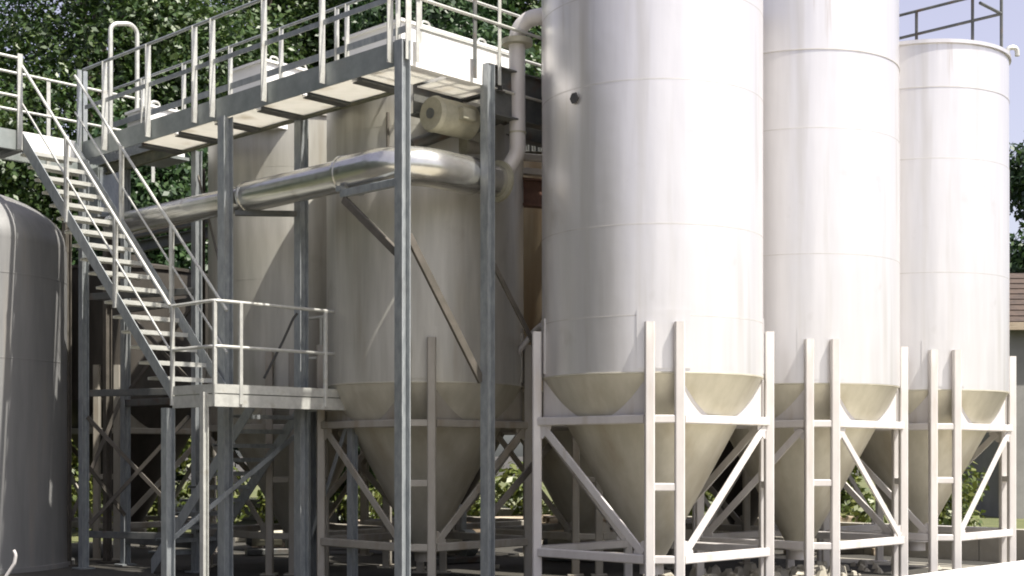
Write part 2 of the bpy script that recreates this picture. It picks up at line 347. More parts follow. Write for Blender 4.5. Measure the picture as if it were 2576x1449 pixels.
# hatch and vent on the farthest silo's roof
l = Vector(sC.location)+Vector((.55, -.35, TOP))
part(sC, 'roof_hatch', prism([l+Vector((-.3, 0, .06)), l+Vector((.3, 0, .03)), l+Vector((.3, .4, .12)), l+Vector((-.3, .4, .12))], (0, 0, .05)), 'dark')
for dx, dy in ((-1.16, -.5), (1.15, -.5)):
    l = Vector(sC.location)+Vector((dx, dy, TOP-.02)); part(sC, 'lifting_lug', tube(fillet([l, l+Vector((0, 0, .16)), l+Vector((.14, 0, .16)), l+Vector((.14, 0, .04))], .06, 4), .035, 8), 'rail', True)

# domed tank at the far left
dl = W(6.6, -.4); DR = 1.87
dz = H(3.02)
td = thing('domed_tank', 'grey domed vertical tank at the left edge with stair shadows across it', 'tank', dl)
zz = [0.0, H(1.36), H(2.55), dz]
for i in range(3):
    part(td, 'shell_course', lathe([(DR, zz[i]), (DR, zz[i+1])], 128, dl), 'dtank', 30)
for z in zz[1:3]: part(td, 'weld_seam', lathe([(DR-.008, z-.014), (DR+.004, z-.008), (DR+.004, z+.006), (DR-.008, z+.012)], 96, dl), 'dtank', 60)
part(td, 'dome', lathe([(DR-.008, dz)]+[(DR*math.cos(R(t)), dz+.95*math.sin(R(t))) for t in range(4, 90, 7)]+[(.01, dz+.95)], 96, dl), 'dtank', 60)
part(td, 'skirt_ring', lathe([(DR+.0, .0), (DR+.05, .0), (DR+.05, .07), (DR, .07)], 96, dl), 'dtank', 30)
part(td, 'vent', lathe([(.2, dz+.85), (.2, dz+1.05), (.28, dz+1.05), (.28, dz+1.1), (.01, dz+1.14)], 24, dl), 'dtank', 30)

# ------------------------------------------------------------------ elevated walkway
ZF = H(4.45); ZB = H(4.28); ZT = H(4.55); FH = ZT-ZB; ZM = (ZB+ZT)/2
U0, U1, V0, V1 = -2.28, 5.5, .9, 1.65
wk = thing('walkway', 'long grey steel walkway with railings on posts above the tanks', 'walkway', W(U0, V0))
nv, nu = -UV[1], -UV[0]
part(wk, 'fascia', csec(W(U0, V0, ZM), W(4.74, V0, ZM), .015, FH, .006, nv), 'fascia')
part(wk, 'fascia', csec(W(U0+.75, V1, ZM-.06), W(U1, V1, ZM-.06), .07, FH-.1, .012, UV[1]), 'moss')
part(wk, 'fascia', csec(W(U0, V0+.006, ZM+.003), W(U0, 2.12, ZM+.003), .07, FH, .012, nu), 'white', label='sunlit white end fascia')
part(wk, 'plate_girder', hsec(W(U0+.09, 2.24, H(4.28)), W(U0+.09, 5.2, H(4.28)), .16, .58, .02, .014, Vector((0, 0, 1))), 'dark')
part(wk, 'plate_girder', hsec(W(U0+.75, 1.72, H(4.20)), W(U0+.75, 5.2, H(4.20)), .16, .40, .02, .014, Vector((0, 0, 1))), 'dark')
k = 0; u = U0+.05
edges = []
while u < 3.2:
    edges.append(u); u += .93
for i, u in enumerate(edges):
    part(wk, 'transom', hsec(W(u+.83, V0+.08, ZB+.03), W(u+.83, V1-.08, ZB+.03), .17, .10, .012, .01, Vector((0, 0, 1))), 'dark')
    part(wk, 'deck_panel', slab(u, u+.74, V0+.02, V1-.075, ZB+.016, ZB+.03), 'panel')
for v in (1.7, 2.5, 3.3):
    part(wk, 'deck_panel', slab(U0+.03, U0+.66, v, v+.70, ZB+.02, ZB+.034), 'panel')
    part(wk, 'transom', hsec(W(U0+.02, v+.77, ZB+.05), W(U0+.67, v+.77, ZB+.05), .1, .1, .012, .01, Vector((0, 0, 1))), 'dark')
# landing at the top of the stairs (open grating) and its branch to the left
def grating(u0, u1, v0, v1):
    g = join(*[bar(W(u0, v0+.02+i*.05, ZB+.13), W(u1, v0+.02+i*.05, ZB+.13), .006, .03) for i in range(int((v1-v0-.02)/.05))], *[bar(W(u, v0, ZB+.14), W(u, v1, ZB+.14), .006, .01) for u in (u0+.15, u0+.35, u0+.55)])
    part(wk, 'grating', g, 'galv')
grating(4.78, U1-.08, 0., V0-.02)
grating(3.36, 4.4, V0+.02, V1-.08); grating(4.42, U1-.08, V0+.02, V1-.08)
for v in (-1.0, -2.0, -3.0): grating(4.78, U1-.08, v+.02, v+.96)
for v in (-.02, -1.02, -2.02, -3.0): part(wk, 'transom', hsec(W(4.78, v, ZB+.055), W(U1-.08, v, ZB+.055), .12, .11, .012, .01, Vector((0, 0, 1))), 'dark')
part(wk, 'fascia', csec(W(4.75, -3.0, ZM), W(4.75, -.02, ZM), .07, FH, .012, nu), 'fascia')
part(wk, 'end_plate', prism([W(4.755, 0.0, ZB), W(4.755, .80, ZB), W(4.755, .80, ZT), W(4.755, 0.0, ZT)], UV[0]*.012), 'white')
part(wk, 'fascia', csec(W(U1, -3.0, ZM), W(U1, V1, ZM), .07, FH, .012, UV[0]), 'fascia')

def wpost(u, v, z1, wf=.125, m='galv', z0=.02):
    p = part(wk, 'post', hsec(W(u, v, z0), W(u, v, z1), wf, wf, .014, .012, UV[1]), m)
    part(wk, 'base_plate', bar(W(u-.12, v, .012), W(u+.12, v, .012), .24, .02), m, parent=p)
    return p
wpost(U0-.01, V0-.02, ZB-.002+FH*.9, .125)
wpost(1.09, V0-.015, ZB-.004, .14)
wpost(.49, 1.62, ZB-.002, .13)
wpost(U0-.02, 2.185, H(4.53), .12)
wpost(4.70, .90, ZB-.004, .11)
wpost(4.85, 1.66, ZB-.004, .11)
wpost(3.0, 1.70, ZB-.004, .11)
# cross bracing between posts
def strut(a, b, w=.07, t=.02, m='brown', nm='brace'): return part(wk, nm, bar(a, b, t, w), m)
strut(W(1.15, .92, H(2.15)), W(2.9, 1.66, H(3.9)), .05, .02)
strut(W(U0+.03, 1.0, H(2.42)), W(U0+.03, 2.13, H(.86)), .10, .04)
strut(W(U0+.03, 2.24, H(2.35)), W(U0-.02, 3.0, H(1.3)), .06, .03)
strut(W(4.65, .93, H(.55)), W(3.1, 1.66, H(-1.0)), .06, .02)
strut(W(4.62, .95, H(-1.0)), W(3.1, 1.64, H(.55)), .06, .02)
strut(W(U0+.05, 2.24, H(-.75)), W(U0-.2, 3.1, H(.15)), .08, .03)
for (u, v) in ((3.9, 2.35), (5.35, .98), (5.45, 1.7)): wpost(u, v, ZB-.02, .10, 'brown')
for z in (H(-1.15), H(.9), H(2.3)):
    strut(W(4.72, .96, z), W(3.0, 1.66, z), .10, .05, 'dark', 'tie_beam'); strut(W(4.88, 1.66, z-.12), W(3.05, 1.72, z-.12), .10, .05, 'dark', 'tie_beam')
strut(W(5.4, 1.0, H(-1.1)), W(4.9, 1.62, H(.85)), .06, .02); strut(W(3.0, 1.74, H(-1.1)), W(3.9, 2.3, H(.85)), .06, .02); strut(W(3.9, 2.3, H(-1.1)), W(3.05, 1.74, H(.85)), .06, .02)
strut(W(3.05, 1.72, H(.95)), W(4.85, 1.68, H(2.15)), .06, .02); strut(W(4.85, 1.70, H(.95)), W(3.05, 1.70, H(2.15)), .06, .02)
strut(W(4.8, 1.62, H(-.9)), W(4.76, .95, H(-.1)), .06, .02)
# pipe support: arm and knee brace on the tall corner post
strut(W(-1.12, .98, H(3.02)), W(U0+.05, .98, H(3.02)), .09, .06, 'galv', 'pipe_bracket')
strut(W(-1.16, .98, H(2.95)), W(U0+.06, .96, H(2.15)), .09, .05, 'brown', 'pipe_bracket')
part(wk, 'pipe_bracket', bar(W(-1.1, .94, H(3.08)), W(-1.1, 1.3, H(3.08)), .09, .06), 'galv')
part(wk, 'pipe_bracket', bar(W(1.04, 1.0, H(3.07)), W(.52, 1.57, H(3.07)), .07, .07), 'dark')

# railings: flat-bar posts bolted to the fascia, round rails
def rail(root, pts, zs, r=.021, m='rail', nm='rail'):
    for z in zs: part(root, nm, tube([W(u, v, z) for u, v in pts], r, 8), m, True)
RZ = (H(5.02), H(5.56))
for u in (4.02, 2.87, 1.74, 1.33, .22, -.92, -2.12):
    part(wk, 'rail_post', bar(W(u, V0-.052, ZB+.03), W(u, V0-.052, RZ[1]), .014, .085, UV[1]), 'rail')
rail(wk, [(U0-.03, V0-.055), (4.6, V0-.055)], RZ[1:], .022, 'galv')
part(wk, 'knee_rail', bar(W(U0-.02, V0-.035, RZ[0]), W(4.6, V0-.035, RZ[0]), .012, .06), 'galv')
for u in (4.4, 3.3, 2.15, 1.0, -.15, -.35, -1.3):
    part(wk, 'rail_post', bar(W(u, V1+.03, ZB+.06), W(u, V1+.03, RZ[1]), .014, .07, UV[1]), 'rail')
rail(wk, [(U0+.8, V1+.03), (5.4, V1+.03)], RZ[1:], .02, 'galv')
part(wk, 'knee_rail', bar(W(U0+.8, V1+.03, RZ[0]), W(5.4, V1+.03, RZ[0]), .012, .085), 'galv')
for v in (.93, 1.07, 1.95, 2.35, 3.1):
    part(wk, 'rail_post', bar(W(U0-.05, v, ZB+.04), W(U0-.05, v, RZ[1]), .08 if v < 1 else .05, .014, UV[0]), 'rail' if v != 1.95 else 'dark')
rail(wk, [(U0-.06, V0), (U0-.06, 3.6)], RZ, .02)
rail(wk, [(U0+.72, V1+.1), (U0+.72, 4.6)], RZ, .02)
for v in (1.8, 2.7, 3.5, 4.4): part(wk, 'rail_post', bar(W(U0+.72, v, ZB+.1), W(U0+.72, v, RZ[1]), .05, .014, UV[0]), 'rail')
# landing rails
rail(wk, [(U1-.03, -3.0), (U1-.03, 2.6)], RZ, .021)
for v in (-2.6, -1.5, -.35, .75, 1.7, 2.5): part(wk, 'rail_post', bar(W(U1-.03, v, ZB+.02), W(U1-.03, v, RZ[1]), .06, .014, UV[0]), 'rail')
rail(wk, [(4.73, -3.0), (4.73, -.06)], RZ, .021)
for v in (-2.6, -1.5, -.42, -.06): part(wk, 'rail_post', bar(W(4.72, v, ZB+.0), W(4.72, v, RZ[1]+.06), .075, .03, UV[0]), 'rail')
for v in (.84, .93): part(wk, 'rail_post', bar(W(4.72, v, ZB+.0), W(4.72, v, RZ[1]+.02), .07, .03, UV[0]), 'galv')

# ------------------------------------------------------------------ stair platform
PF = H(.76)
pf = thing('stair_platform', 'small galvanised stair platform with railing and sunlit toe board', 'platform', W(0, 0))
UL, VL = .9, 2.05
part(pf, 'deck', slab(.02, UL-.02, .02, VL-.02, PF-.04, PF-.005), 'fascia')
for v in (.35, .7, 1.05, 1.4, 1.75): part(pf, 'joist', bar(W(.02, v, PF-.09), W(UL-.02, v, PF-.09), .05, .09), 'dark')
def edge_board(a, b, out):
    part(pf, 'edge_channel', csec(a+Vector((0, 0, H(.64))), b+Vector((0, 0, H(.64))), .06, .145, .01, out), 'rail')
    part(pf, 'toe_board', prism([a+Vector((0, 0, H(.725)))+out*.006, b+Vector((0, 0, H(.725)))+out*.006, b+Vector((0, 0, H(.83)))+out*.006, a+Vector((0, 0, H(.83)))+out*.006], -out*.008), 'rail')
edge_board(W(0, .0), W(0, VL), nu)
edge_board(W(0.004, 0), W(UL, 0), nv)
edge_board(W(0.004, VL), W(UL, VL), UV[1])
for (u, v, z1, ww) in ((.17, -.03, H(.74), .075), (UL+.03, -.04, H(.57), .12), (.03, VL+.03, H(.57), .10), (UL-.03, VL+.02, H(.57), .10)):
    p = part(pf, 'leg', hsec(W(u, v, .02), W(u, v, z1), ww, ww, .012, .01, UV[1]), 'galv' if ww > .08 else 'rail')
    part(pf, 'base_plate', bar(W(u-.1, v, .012), W(u+.1, v, .012), .2, .02), 'galv', parent=p)
part(pf, 'brace', bar(W(UL, .02, H(-1.0)), W(UL, VL, H(.4)), .02, .06), 'galv')
part(pf, 'brace', bar(W(.1, VL, H(.4)), W(UL-.05, VL, H(-1.1)), .02, .06), 'galv')
PR = (H(1.27), H(1.80))
for z in PR: part(pf, 'rail', tube(fillet([W(UL+.02, .0, z), W(0, 0, z), W(0, VL, z), W(UL, VL, z)], .08, 4), .021, 8), 'rail', True)
for (u, v) in ((UL, 0), (.03, .02), (0, .36), (0, 1.62), (.3, VL), (.62, VL)):
    part(pf, 'rail_post', bar(W(u, v, H(.6)), W(u, v, PR[1]), .045, .045, UV[1]), 'rail')

# ------------------------------------------------------------------ staircases
def stairs(name, label, ua, ub, za, zb, v0, v1, n, m, rails=True):
    st = thing(name, label, 'stairs', W(ua, v0))
    du = (ub-ua)/n; dz_ = (zb-za)/n
    for v in (v0, v1):
        s_ = -1 if v == v0 else 1
        part(st, 'stringer', prism([W(ua-du*.3, v, za-.12), W(ua-du*.3, v, za+.08), W(ub, v, zb+.08), W(ub, v, zb-.16)], UV[1]*(.012*s_)), 'galv')
    tr = None
    for i in range(1, n):
        c = W(ua+du*(i-.0), v0, za+dz_*i); L = v1-v0-.004
        if tr is None:
            g = join(prism([W(ua-.02, v0+.002, za-.055), W(ua-.02, v0+.002, za), W(ua+.30, v0+.002, za), W(ua+.30, v0+.002, za-.035), W(ua+.292, v0+.002, za-.035), W(ua+.292, v0+.002, za-.006), W(ua-.014, v0+.002, za-.006), W(ua-.014, v0+.002, za-.055)], UV[1]*L))
            tr = mesh('tread', g, m, False, W(ua, v0, za))
        o = bpy.data.objects.new('tread', tr); C.objects.link(o); o.parent = st; o.location = c-Vector(st.location)
    if rails:
        for v in (v0-.02, v1+.02):
            for hgt in (1.05, .52):
                part(st, 'handrail', tube([W(ua-.02, v, za+hgt), W(ub+.03, v, zb+hgt)], .02 if hgt > 1 else .014, 8), 'rail', True)
            for f in (.33, .665):
                u = ua+(ub-ua)*f; z = za+(zb-za)*f
                part(st, 'rail_post', bar(W(u, v, z-.1), W(u, v, z+1.05), .055, .055, UV[1]), 'rail')
    return st
st1 = stairs('staircase', 'steep galvanised open staircase climbing left from the platform to the walkway', .95, 4.74, PF, ZF, 0.0, .78, 18, 'rail')
st2 = stairs('staircase', 'dark lower stair flight in the shade beneath the railed platform', .95, 3.35, PF-.05, .12, 1.2, 1.98, 12, 'galv', False)

# ------------------------------------------------------------------ pipes
pz = H(3.28)
bp = thing('duct_pipe', 'fat shiny pipe running along the tanks to a big polished elbow', 'pipe', W(3.7, 1.14))
path = fillet([W(-1.0, 1.14, pz), W(-2.02, 1.14, pz), W(-2.02, 2.2, pz)], .62, 14)
part(bp, 'pipe_section', tube([W(4.3, 1.14, pz+.02), W(.95, 1.14, pz)], .168, 28), 'pipe', 50)
part(bp, 'pipe_section', tube([W(.95, 1.14, pz), W(-1.0, 1.14, pz)], .19, 28), 'pipe', 50)
part(bp, 'elbow', tube(path, .222, 32), 'pipe', 50)
part(bp, 'pipe_section', tube([W(-2.02, 2.2, pz), W(-2.02, 2.62, pz)], .19, 24), 'pipe', 50)
part(bp, 'end_flange', tube([W(-2.02, 2.62, pz), W(-2.02, 2.66, pz)], .25, 24), 'motor', 40)
for u, r in ((-1.0, .232), (.95, .2)): part(bp, 'joint_band', tube([W(u-.02, 1.14, pz), W(u+.02, 1.14, pz)], r, 28), 'pipe', 50)

vp = thing('riser_pipe', 'pale vertical pipe with a flange bending over to the nearest silo', 'pipe', Vector((.04, 16.2, H(3.1))))
q = 16.2/3400.
def at(x, y, Y): return Vector(((x-1288)*Y/3400, Y, H((1145-y)*Y/3400)))
pth = fillet([at(1395, 35, 16.0), at(1300, 52, 16.15), at(1302, 385, 16.2), at(1268, 440, 16.2), W(-2.02, 2.5, pz)], .27, 10)
part(vp, 'pipe', tube(pth, .097, 20), 'frame', 50)
part(vp, 'flange', lathe([(.05, -.03), (.185, -.03), (.185, .0), (.185, .035), (.05, .035)], 24, at(1301, 108, 16.16)), 'motor', 30)
part(vp, 'joint_band', lathe([(.09, -.012), (.106, -.012), (.106, .012), (.09, .012)], 24, at(1302, 335, 16.2)), 'motor', 30)

dt = single('slanting_pipe', tube(fillet([at(1258, 975, 17.4), at(1290, 905, 17.3), at(1345, 832, 17.1), at(1362, 818, 17.0)], .2, 4), .035, 10), 'frame', 'thin pale slanting pipe left of the nearest silo legs', 'pipe', smooth=True)

# ------------------------------------------------------------------ machinery between the tanks
mt = thing('blower_motor', 'round beige motor end under the walkway corner beside the tall post', 'motor', W(-1.81, 1.75, H(3.75)))
a, b = W(-1.81, 1.74, H(3.97)), W(-1.81, 2.35, H(3.97))
part(mt, 'body', tube([a+UV[1]*.05, b], .205, 28), 'motor', 40)
part(mt, 'end_cover', tube([a, a+UV[1]*.05], [.19, .215], 28), 'motor', 40)
part(mt, 'hub_cap', tube([a-UV[1]*.02, a], .06, 16), 'dark', 40)
part(mt, 'terminal_box', bar(W(-2.04, 2.0, H(3.98)), W(-2.04, 2.2, H(3.98)), .1, .14), 'motor')
sw = thing('screw_conveyor', 'dark inclined screw conveyor tube under the walkway', 'conveyor', at(1040, 366, 16.2))
a, b = at(1036, 366, 16.15), at(1262, 278, 16.6); d = (b-a).normalized()
part(sw, 'trough', tube([a, b], .075, 16), 'dark', 40)
part(sw, 'inlet_housing', tube([a.lerp(b, .62), a.lerp(b, .98)], .145, 20), 'dark', 40)
part(sw, 'end_flange', tube([b-d*.02, b+d*.03], .18, 20), 'dark', 40)
gb = thing('gearbox', 'small round gearbox with a pale flange above the pipe elbow', 'gearbox', at(1160, 366, 16.4))
a = at(1160, 366, 16.4)
part(gb, 'flange', tube([a, a+UV[1]*.05], .11, 20), 'motor', 40); part(gb, 'body', tube([a+UV[1]*.05, a+UV[1]*.35], .085, 16), 'frame_old', 40)
rb = single('rusty_beam', hsec(at(1236, 478, 17.2), at(1420, 492, 18.0), .16, .36, .03, .02, Vector((0, 0, 1))), 'rust', 'dark rusty steel beam between the tanks beside the riser pipe', 'beam')
for i, (y0, Y) in enumerate(((396, 17.6), (432, 17.6))):
    single('steel_channel', bar(at(1306, y0-2, Y), at(1420, y0+8, Y+.5), .1, .085), 'frame', ('upper' if i == 0 else 'lower')+' of two pale channels beside the bend of the riser pipe', 'beam', 'pale channels by the riser pipe')
cb = thing('control_cabinet', 'dark ribbed cabinet hanging behind the riser pipe', 'cabinet', at(1335, 380, 17.9))
part(cb, 'case', prism([at(1300, 380, 17.9), at(1400, 382, 18.0), at(1400, 290, 18.0), at(1300, 288, 17.9)], (0, .3, 0)), 'dark')
for i in range(5): part(cb, 'rib', bar(at(1312+16*i, 378, 17.87+.015*i), at(1312+16*i, 295, 17.87+.015*i), .02, .02), 'dark')

# ------------------------------------------------------------------ housings on the tank tops
def housing(label, u0, u1, v0, v1, z0, z1, extra):
    t = thing('filter_housing', label, 'housing', W((u0+u1)/2, (v0+v1)/2, z0), 'white housings on the tank tops')
    part(t, 'casing', slab(u0, u1, v0, v1, z0, z1), 'white')
    part(t, 'lid', slab(u0-.03, u1+.03, v0-.03, v1+.03, z1, z1+.035), 'white')
    if extra:
        for v in (.35, .68):
            vv = v0+(v1-v0)*v
            part(t, 'access_cover', tube([W(u0-.004, vv, z1-.26), W(u0-.03, vv, z1-.26)], .11, 24), 'white', 40)
        part(t, 'stiffener', bar(W(u0-.015, v0+(v1-v0)*.85, z0+.02), W(u0-.015, v0+(v1-v0)*.85, z1-.02), .05, .03, UV[0]), 'white')
    for v in (.25, .75): part(t, 'lifting_eye', tube(fillet([W(u0+.1, v0+(v1-v0)*v-.07, z1+.03), W(u0+.1, v0+(v1-v0)*v-.07, z1+.13), W(u0+.1, v0+(v1-v0)*v+.07, z1+.13), W(u0+.1, v0+(v1-v0)*v+.07, z1+.03)], .05, 4), .014, 8), 'rail', True)
    return t
housing('large white housing on the tank behind the walkway corner', -1.02, .04, 1.98, 3.95, H(4.5), H(5.27), True)
housing('low white housing on the tank top behind the middle of the walkway railing', 1.81, 2.57, 2.0, 2.95, H(4.5), H(5.36), True)
housing('small white housing on the walkway edge behind the hoop rail', 4.25, 4.9, 1.72, 2.3, H(4.47), H(5.12), False)
part(wk, 'deck_panel', slab(4.2, 4.95, 1.66, 2.35, ZF-.03, ZF+.015), 'fascia')
a = W(5.68, 1.55, ZB); b = W(5.35, 1.9, ZB)
hp = single('hoop_rail', tube(fillet([at(278, 345, 20.0), at(278, 60, 20.0), at(345, 60, 20.3), at(345, 330, 20.3)], .14, 8), .034, 10), 'rail', 'tall white hoop rail rising above the walkway against the trees', 'rail', smooth=True)
jb = thing('junction_box', 'small grey box fixed on the walkway below the hoop rail', 'box', W(5.2, 1.3, ZF))
part(jb, 'case', slab(5.0, 5.35, 1.72, 2.05, ZF-.02, ZF+.42), 'fascia'); part(jb, 'lid', slab(4.98, 5.37, 1.70, 2.07, ZF+.42, ZF+.45), 'rail')

ec = thing('electric_cabinet', 'tall grey cabinet under the landing behind the stair treads', 'cabinet', at(272, 545, 20.6))
ca, cb_ = at(246, 545, 20.4), at(302, 545, 20.9)
part(ec, 'case', prism([ca, cb_, cb_+Vector((0, 0, .75)), ca+Vector((0, 0, .75))], UV[0]*.3), 'fascia')
part(ec, 'door', prism([ca.lerp(cb_, .08)+nu*.012+Vector((0, 0, .04)), ca.lerp(cb_, .92)+nu*.012+Vector((0, 0, .04)), ca.lerp(cb_, .92)+nu*.012+Vector((0, 0, .71)), ca.lerp(cb_, .08)+nu*.012+Vector((0, 0, .71))], UV[0]*.014), 'galv')
for v in (3.4, 4.3): single('pipe_rack_beam', hsec(W(4.0, v, H(3.85)), W(9.5, v, H(3.85)), .12, .2, .015, .012, Vector((0, 0, 1))), 'dark', ('nearer' if v < 4 else 'farther')+' dark horizontal beam behind the top of the staircase', 'beam', 'dark beams behind the staircase')

# ------------------------------------------------------------------ low walls, timber, yard clutter
bw = thing('kerb_wall', 'low white concrete kerb wall in the lower right corner', 'wall', W(-5.6, 5))
for i in range(8): part(bw, 'kerb_block', slab(-5.78, -5.5, -2+i*2.4, -2+i*2.4+2.39, 0, H(-1.452)+random.Random(i).uniform(-.004, .004)), 'wallwhite')
rnd = random.Random(4)
def pallet(loc, ang, n, label):
    t = thing('pallet_stack', label, 'pallets', loc)
    ca, sa = math.cos(ang), math.sin(ang)
    def P(x, y, z): return Vector(loc)+Vector((x*ca-y*sa, x*sa+y*ca, z))
    for k in range(n):
        z = k*.145
        for y in (-.36, 0, .36): part(t, 'bearer', bar(P(-.6, y, z+.05), P(.6, y, z+.05), .09, .095), 'wood')
        for j in range(6): part(t, 'board', bar(P(-.54+j*.216, -.4, z+.121), P(-.54+j*.216, .4, z+.121), .14, .024), 'wood')
pallet((-2.3, 25.5, .0), .3, 3, 'wooden pallet stack in the shade below the railed platform')
pallet((1.2, 24.2, .0), .15, 4, 'wooden pallet stack seen between the legs left of the nearest silo')
pallet((5.0, 25.0, .0), .1, 3, 'wooden pallet stack seen between the nearest and middle silo legs')
for i, (x0, x1, y, z, lab) in enumerate(((-4.6, -.2, 24.2, .18, 'long timber baulk lying behind the tank legs at the centre left'), (-1.0, 3.4, 26.3, .22, 'long timber baulk lying behind the tank legs at the centre'), (2.2, 7.0, 26.8, .2, 'long timber baulk lying behind the middle silo'))):
    t = thing('timber_baulk', lab, 'timber', ((x0+x1)/2, y, 0), 'timber baulks behind the tanks')
    part(t, 'beam', bar((x0, y, z+.12), (x1, y+.4, z+.12), .25, .22), 'wood')
    for f in (.1, .5, .9): part(t, 'block', bar((x0+(x1-x0)*f, y-.3+.4*f, z/2), (x0+(x1-x0)*f, y+.3+.4*f, z/2), .2, z), 'wood')
rw = thing('low_wall', 'low pale concrete wall running behind the tanks', 'wall', W(2, 11.4))
for i in range(12): part(rw, 'wall_block', slab(-8+i*2.0, -8+i*2.0+1.985, 11.3, 11.55, 0, .52+rnd.uniform(-.01, .01)), 'conc')
single('hose', tube(fillet([at(14, 1452, 16.6), at(36, 1418, 16.6), at(40, 1396, 16.6), at(34, 1384, 16.6)], .1, 5), .022, 8), 'frame', 'short pale bent hose at the foot of the domed tank', 'hose', smooth=True)

single('cable', tube(fillet([at(748, 788, 16.75), at(738, 800, 16.75), at(712, 858, 16.8), at(664, 952, 16.8)], .3, 6), .016, 8), 'rubber', 'black cable hanging diagonally behind the platform railing', 'cable', smooth=True)

# shed at the right edge
sx, sy = 12.9, 35.0
sh = thing('shed', 'brown-roofed grey shed at the right edge behind the farthest silo', 'shed', (sx+4, sy, 0))
part(sh, 'wall', prism([(sx, sy, 0), (sx+9, sy, 0), (sx+9, sy, H(3.25)), (sx, sy, H(3.25))], (0, 6, 0)), 'shedwall')
part(sh, 'fascia_board', bar((sx-.25, sy-.42, H(3.3)), (sx+9.2, sy-.42, H(3.3)), .05, .2), 'wood')
for i in range(9):
    a = Vector((sx-.2, sy-.4+i*.36, H(3.36)+i*.185)); b = Vector((sx+9.2, sy-.4+i*.36, H(3.36)+i*.185))
    part(sh, 'tile_course', prism([a, a+Vector((0, .42, .2)), a+Vector((0, .42, .26)), a+Vector((0, -.02, .07))], b-a), 'tile')
part(sh, 'barge_board', bar((sx-.26, sy-.45, H(3.3)), (sx-.26, sy+2.9, H(5.06)), .06, .2), 'wood')

# ------------------------------------------------------------------ trees
def leaves(rs, centers, radii, n, size, squash=.8, shell=.55):
    centers = np.array(centers); radii = np.array(radii)
    wgt = radii**2; wgt = wgt/wgt.sum()
    idx = rs.choice(len(centers), n, p=wgt)
    d = rs.normal(size=(n, 3)); d /= np.linalg.norm(d, axis=1)[:, None]
    rr = (shell+(1-shell)*rs.random(n)**.6)*(1+.10*rs.normal(size=n))
    p = centers[idx] + d*rr[:, None]*radii[idx][:, None]*np.array([1, 1, squash])
    nrm = d*.7 + rs.normal(size=(n, 3))*.55 + np.array([0, 0, .35]); nrm /= np.linalg.norm(nrm, axis=1)[:, None]
    t = np.cross(nrm, rs.normal(size=(n, 3))); t /= np.linalg.norm(t, axis=1)[:, None]
    b = np.cross(nrm, t)
    L = size*(.6+.8*rs.random(n))[:, None]; Wd = L*(.42+.2*rs.random(n))[:, None]
    fold = nrm*L*.12
    v = np.stack([p-t*L, p-b*Wd+fold, p+t*L, p+b*Wd+fold], 1).reshape(-1, 3)
    return v
def leaf_mesh(name, v, m):
    n = len(v)//4; me = bpy.data.meshes.new(name)
    me.vertices.add(n*4); me.vertices.foreach_set('co', v.astype(np.float32).ravel())
    me.loops.add(n*4); me.loops.foreach_set('vertex_index', np.arange(n*4, dtype=np.int32))
    me.polygons.add(n); me.polygons.foreach_set('loop_start', np.arange(0, n*4, 4, dtype=np.int32)); me.polygons.foreach_set('loop_total', np.full(n, 4, dtype=np.int32))
    me.update(calc_edges=True); me.materials.append(M[m]); return me
def tree(name, label, loc, h, cr, seed, m, n, size, group, low=.25, cat='tree', clumps=26):
    rs = np.random.RandomState(seed); t = thing(name, label, cat, loc, group)
    lo = Vector(loc); wob = [rs.normal()*.25 for _ in range(8)]
    tp = [lo+Vector((wob[0]*f*2, wob[1]*f*2, h*.75*f)) for f in (0, .25, .5, .75, 1)]
    part(t, 'trunk', tube(tp, [h*.026*(1-.8*f) for f in (0, .25, .5, .75, 1)], 10), 'bark', 50)
    cs = []; rads = []
    for i in range(clumps):
        f = low+(1-low)*rs.random()**.8
        prof = math.sin(math.pi*min(1, max(.12, (f-low*.6)/(1-low*.6)))**.75)
        a = rs.random()*2*math.pi; r = cr*(.35+.55*rs.random()**.5)*max(.35, prof)
        cs.append((math.cos(a)*r, math.sin(a)*r, h*f*.94)); rads.append(cr*(.24+.2*rs.random()))
    for i in range(0, clumps, 5):
        e = lo+Vector(cs[i]); s = tp[2] if cs[i][2] > h*.5 else tp[1]
        part(t, 'limb', tube([s, s.lerp(e, .5)+Vector((0, 0, -.2)), e], [h*.012, h*.008, h*.003], 6), 'bark', 50)
    me = leaf_mesh('crown', leaves(rs, cs, rads, n, size), m)
    o = bpy.data.objects.new('crown', me); C.objects.link(o); o.parent = t
    return t
TG = 'broadleaf trees behind the plant'
TREES = [(-15.5, 33, 14, 4.6, 'leaf', 'broadleaf tree filling the far left behind the landing railing'),
         (-10.6, 36, 17, 5.0, 'leaf', 'tall broadleaf tree behind the hoop rail at the upper left'),
         (-6.3, 38, 18, 4.8, 'leaf', 'tall broadleaf tree behind the left half of the walkway railing'),
         (-2.2, 36, 16, 4.4, 'leaf2', 'dark broadleaf tree behind the middle of the walkway railing'),
         (1.6, 38, 17.5, 4.6, 'leaf', 'broadleaf tree behind the walkway corner and the riser pipe'),
         (-13.2, 29.5, 7.5, 3.3, 'leaf2', 'lower dark tree behind the domed tank'),
         (-8.2, 31, 9.0, 3.3, 'leaf2', 'lower dark tree behind the staircase'),
         (-3.8, 31, 8.5, 3.2, 'leaf2', 'lower dark tree behind the lower stair platform tank'),
         (5.6, 36, 11, 4.0, 'leaf', 'broadleaf tree glimpsed between the nearest silo and the middle silo legs'),
         (-19.0, 40, 19, 5.6, 'leaf2', 'tall dark tree in the top left corner'),
         (-13.0, 43, 21, 5.6, 'leaf2', 'tall dark tree behind the foremost trees above the staircase'),
         (-7.5, 45, 22, 5.4, 'leaf', 'tallest green tree behind the others above the walkway')]
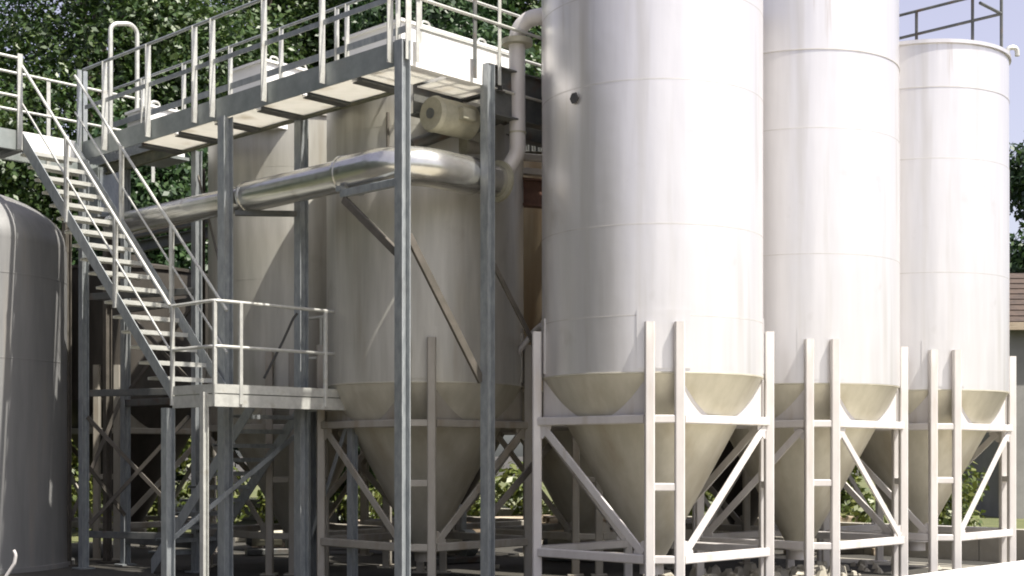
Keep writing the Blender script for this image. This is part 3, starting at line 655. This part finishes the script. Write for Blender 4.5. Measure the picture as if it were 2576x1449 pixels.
for i, (x, y, h, cr, m, lab) in enumerate(TREES):
    tree('broadleaf_tree', lab, (x, y, 0), h, cr, 11+i, m, 62000 if i < 5 else 34000, .088 if i < 5 else .095, TG, .12 if h < 10 else .2, clumps=40)
tree('broadleaf_tree', 'green tree standing behind the shed at the right edge', (19.0, 46, 0), 12.6, 3.6, 51, 'leaf2', 40000, .13, TG, .1, clumps=44)
rs = np.random.RandomState(3)
BL = ['yellow-green bush behind the posts left of the staircase', 'yellow-green bush seen under the hopper behind the staircase', 'yellow-green bush seen under the lower platform', 'yellow-green bush seen between the platform leg and the bright tall post', 'yellow-green bush seen left of the nearest silo', 'yellow-green bush seen behind the nearest silo hopper', 'yellow-green bush seen between the nearest and middle silo legs', 'yellow-green bush behind the farthest silo legs']
for i, lab in enumerate(BL):
    x = -9.6+i*2.7; tree('bush', lab, (x, 27.2+rs.random()*1.5, 0), 2.0+.5*rs.random(), 1.35, 70+i, 'leaf3', 2600, .085, 'sunlit bushes behind the plant', .05, 'bush', 16)

# the wood goes on to the left of the picture, a dark mass that the tanks mirror
rs = np.random.RandomState(9); cs = []; rads = []
for i in range(150):
    f = rs.random(); x = -19-7*math.sin(math.pi*f)*0-6*rs.random()-3*f; y = 27-46*f
    cs.append((x, y, 1.5+rs.random()*13.5)); rads.append(1.6+1.4*rs.random())
me = leaf_mesh('wood', leaves(rs, cs, rads, 60000, .3), 'leaf2')
o = bpy.data.objects.new('wood', me); C.objects.link(o); o['kind'] = 'stuff'

# stones lying between the silo legs
rs2 = random.Random(21); g = ([], [])
for i in range(220):
    x = rs2.gauss(3.0, 1.1); y = 17.0+(x-3.0)*.9+rs2.gauss(.6, .5); r = abs(rs2.gauss(.05, .045))+.02
    c = Vector((x, y, r*.4)); a0 = rs2.random()*6
    ring = [c+Vector((math.cos(a0+k*1.05)*r*rs2.uniform(.7, 1.2), math.sin(a0+k*1.05)*r*rs2.uniform(.7, 1.2), -r*.4)) for k in range(6)]
    top = [c+Vector((math.cos(a0+k*1.05)*r*rs2.uniform(.3, .7), math.sin(a0+k*1.05)*r*rs2.uniform(.3, .7), r*rs2.uniform(.3, .7))) for k in range(6)]
    g = join(g, (ring+top, [(k, (k+1) % 6, 6+(k+1) % 6, 6+k) for k in range(6)]+[tuple(range(6, 12))]))
o = single('stones', g, 'conc', None, None, kind='stuff')
# concrete pads under the legs of the tanks, pump skid and crates in the shade
def pump(loc, ang, label):
    t = thing('pump', label, 'pump', loc); ca, sa = math.cos(ang), math.sin(ang)
    P = lambda x, y, z: Vector(loc)+Vector((x*ca-y*sa, x*sa+y*ca, z))
    part(t, 'skid', bar(P(-.5, 0, .06), P(.5, 0, .06), .4, .1), 'dark')
    part(t, 'motor', tube([P(-.42, 0, .3), P(.08, 0, .3)], .15, 20), 'motor', 40)
    part(t, 'fan_cover', tube([P(-.5, 0, .3), P(-.42, 0, .3)], [.12, .155], 20), 'dark', 40)
    part(t, 'volute', tube([P(.16, 0, .3), P(.34, 0, .3)], .21, 24), 'fascia', 40)
    part(t, 'outlet_pipe', tube(fillet([P(.25, .1, .4), P(.25, .1, .85), P(.25, .7, .85)], .15, 6), .05, 12), 'galv', True)
pump((-.9, 20.6, 0), .6, 'grey pump on a skid under the hopper behind the tall bright post')
pump((1.0, 21.0, 0), -.4, 'grey pump on a skid behind the left leg of the nearest silo')
pump((-3.9, 22.4, 0), .3, 'grey pump on a skid in the shade behind the lower stairs')
for i, (x, y, l_, zz_, lab) in enumerate(((-1.7, 22.6, 2.6, .3, 'pale concrete beam lying under the tank at the centre'), (2.5, 21.6, 2.2, .25, 'pale concrete beam lying behind the nearest silo hopper'), (-3.6, 23.6, 2.4, .3, 'pale concrete beam lying behind the lower stair flight'), (5.3, 22.4, 2.0, .25, 'pale concrete beam lying between the middle and farthest silo'))):
    t = thing('concrete_beam', lab, 'beam', (x, y, 0), 'concrete beams lying on the yard')
    part(t, 'beam', bar((x-l_/2, y-.1, .09+zz_/2), (x+l_/2, y+.15, .09+zz_/2), .28, zz_*.7), 'conc')
    for f in (-.35, .35): part(t, 'block', bar((x+l_*f, y-.22, .06), (x+l_*f, y+.22, .06), .12, .12), 'wood')
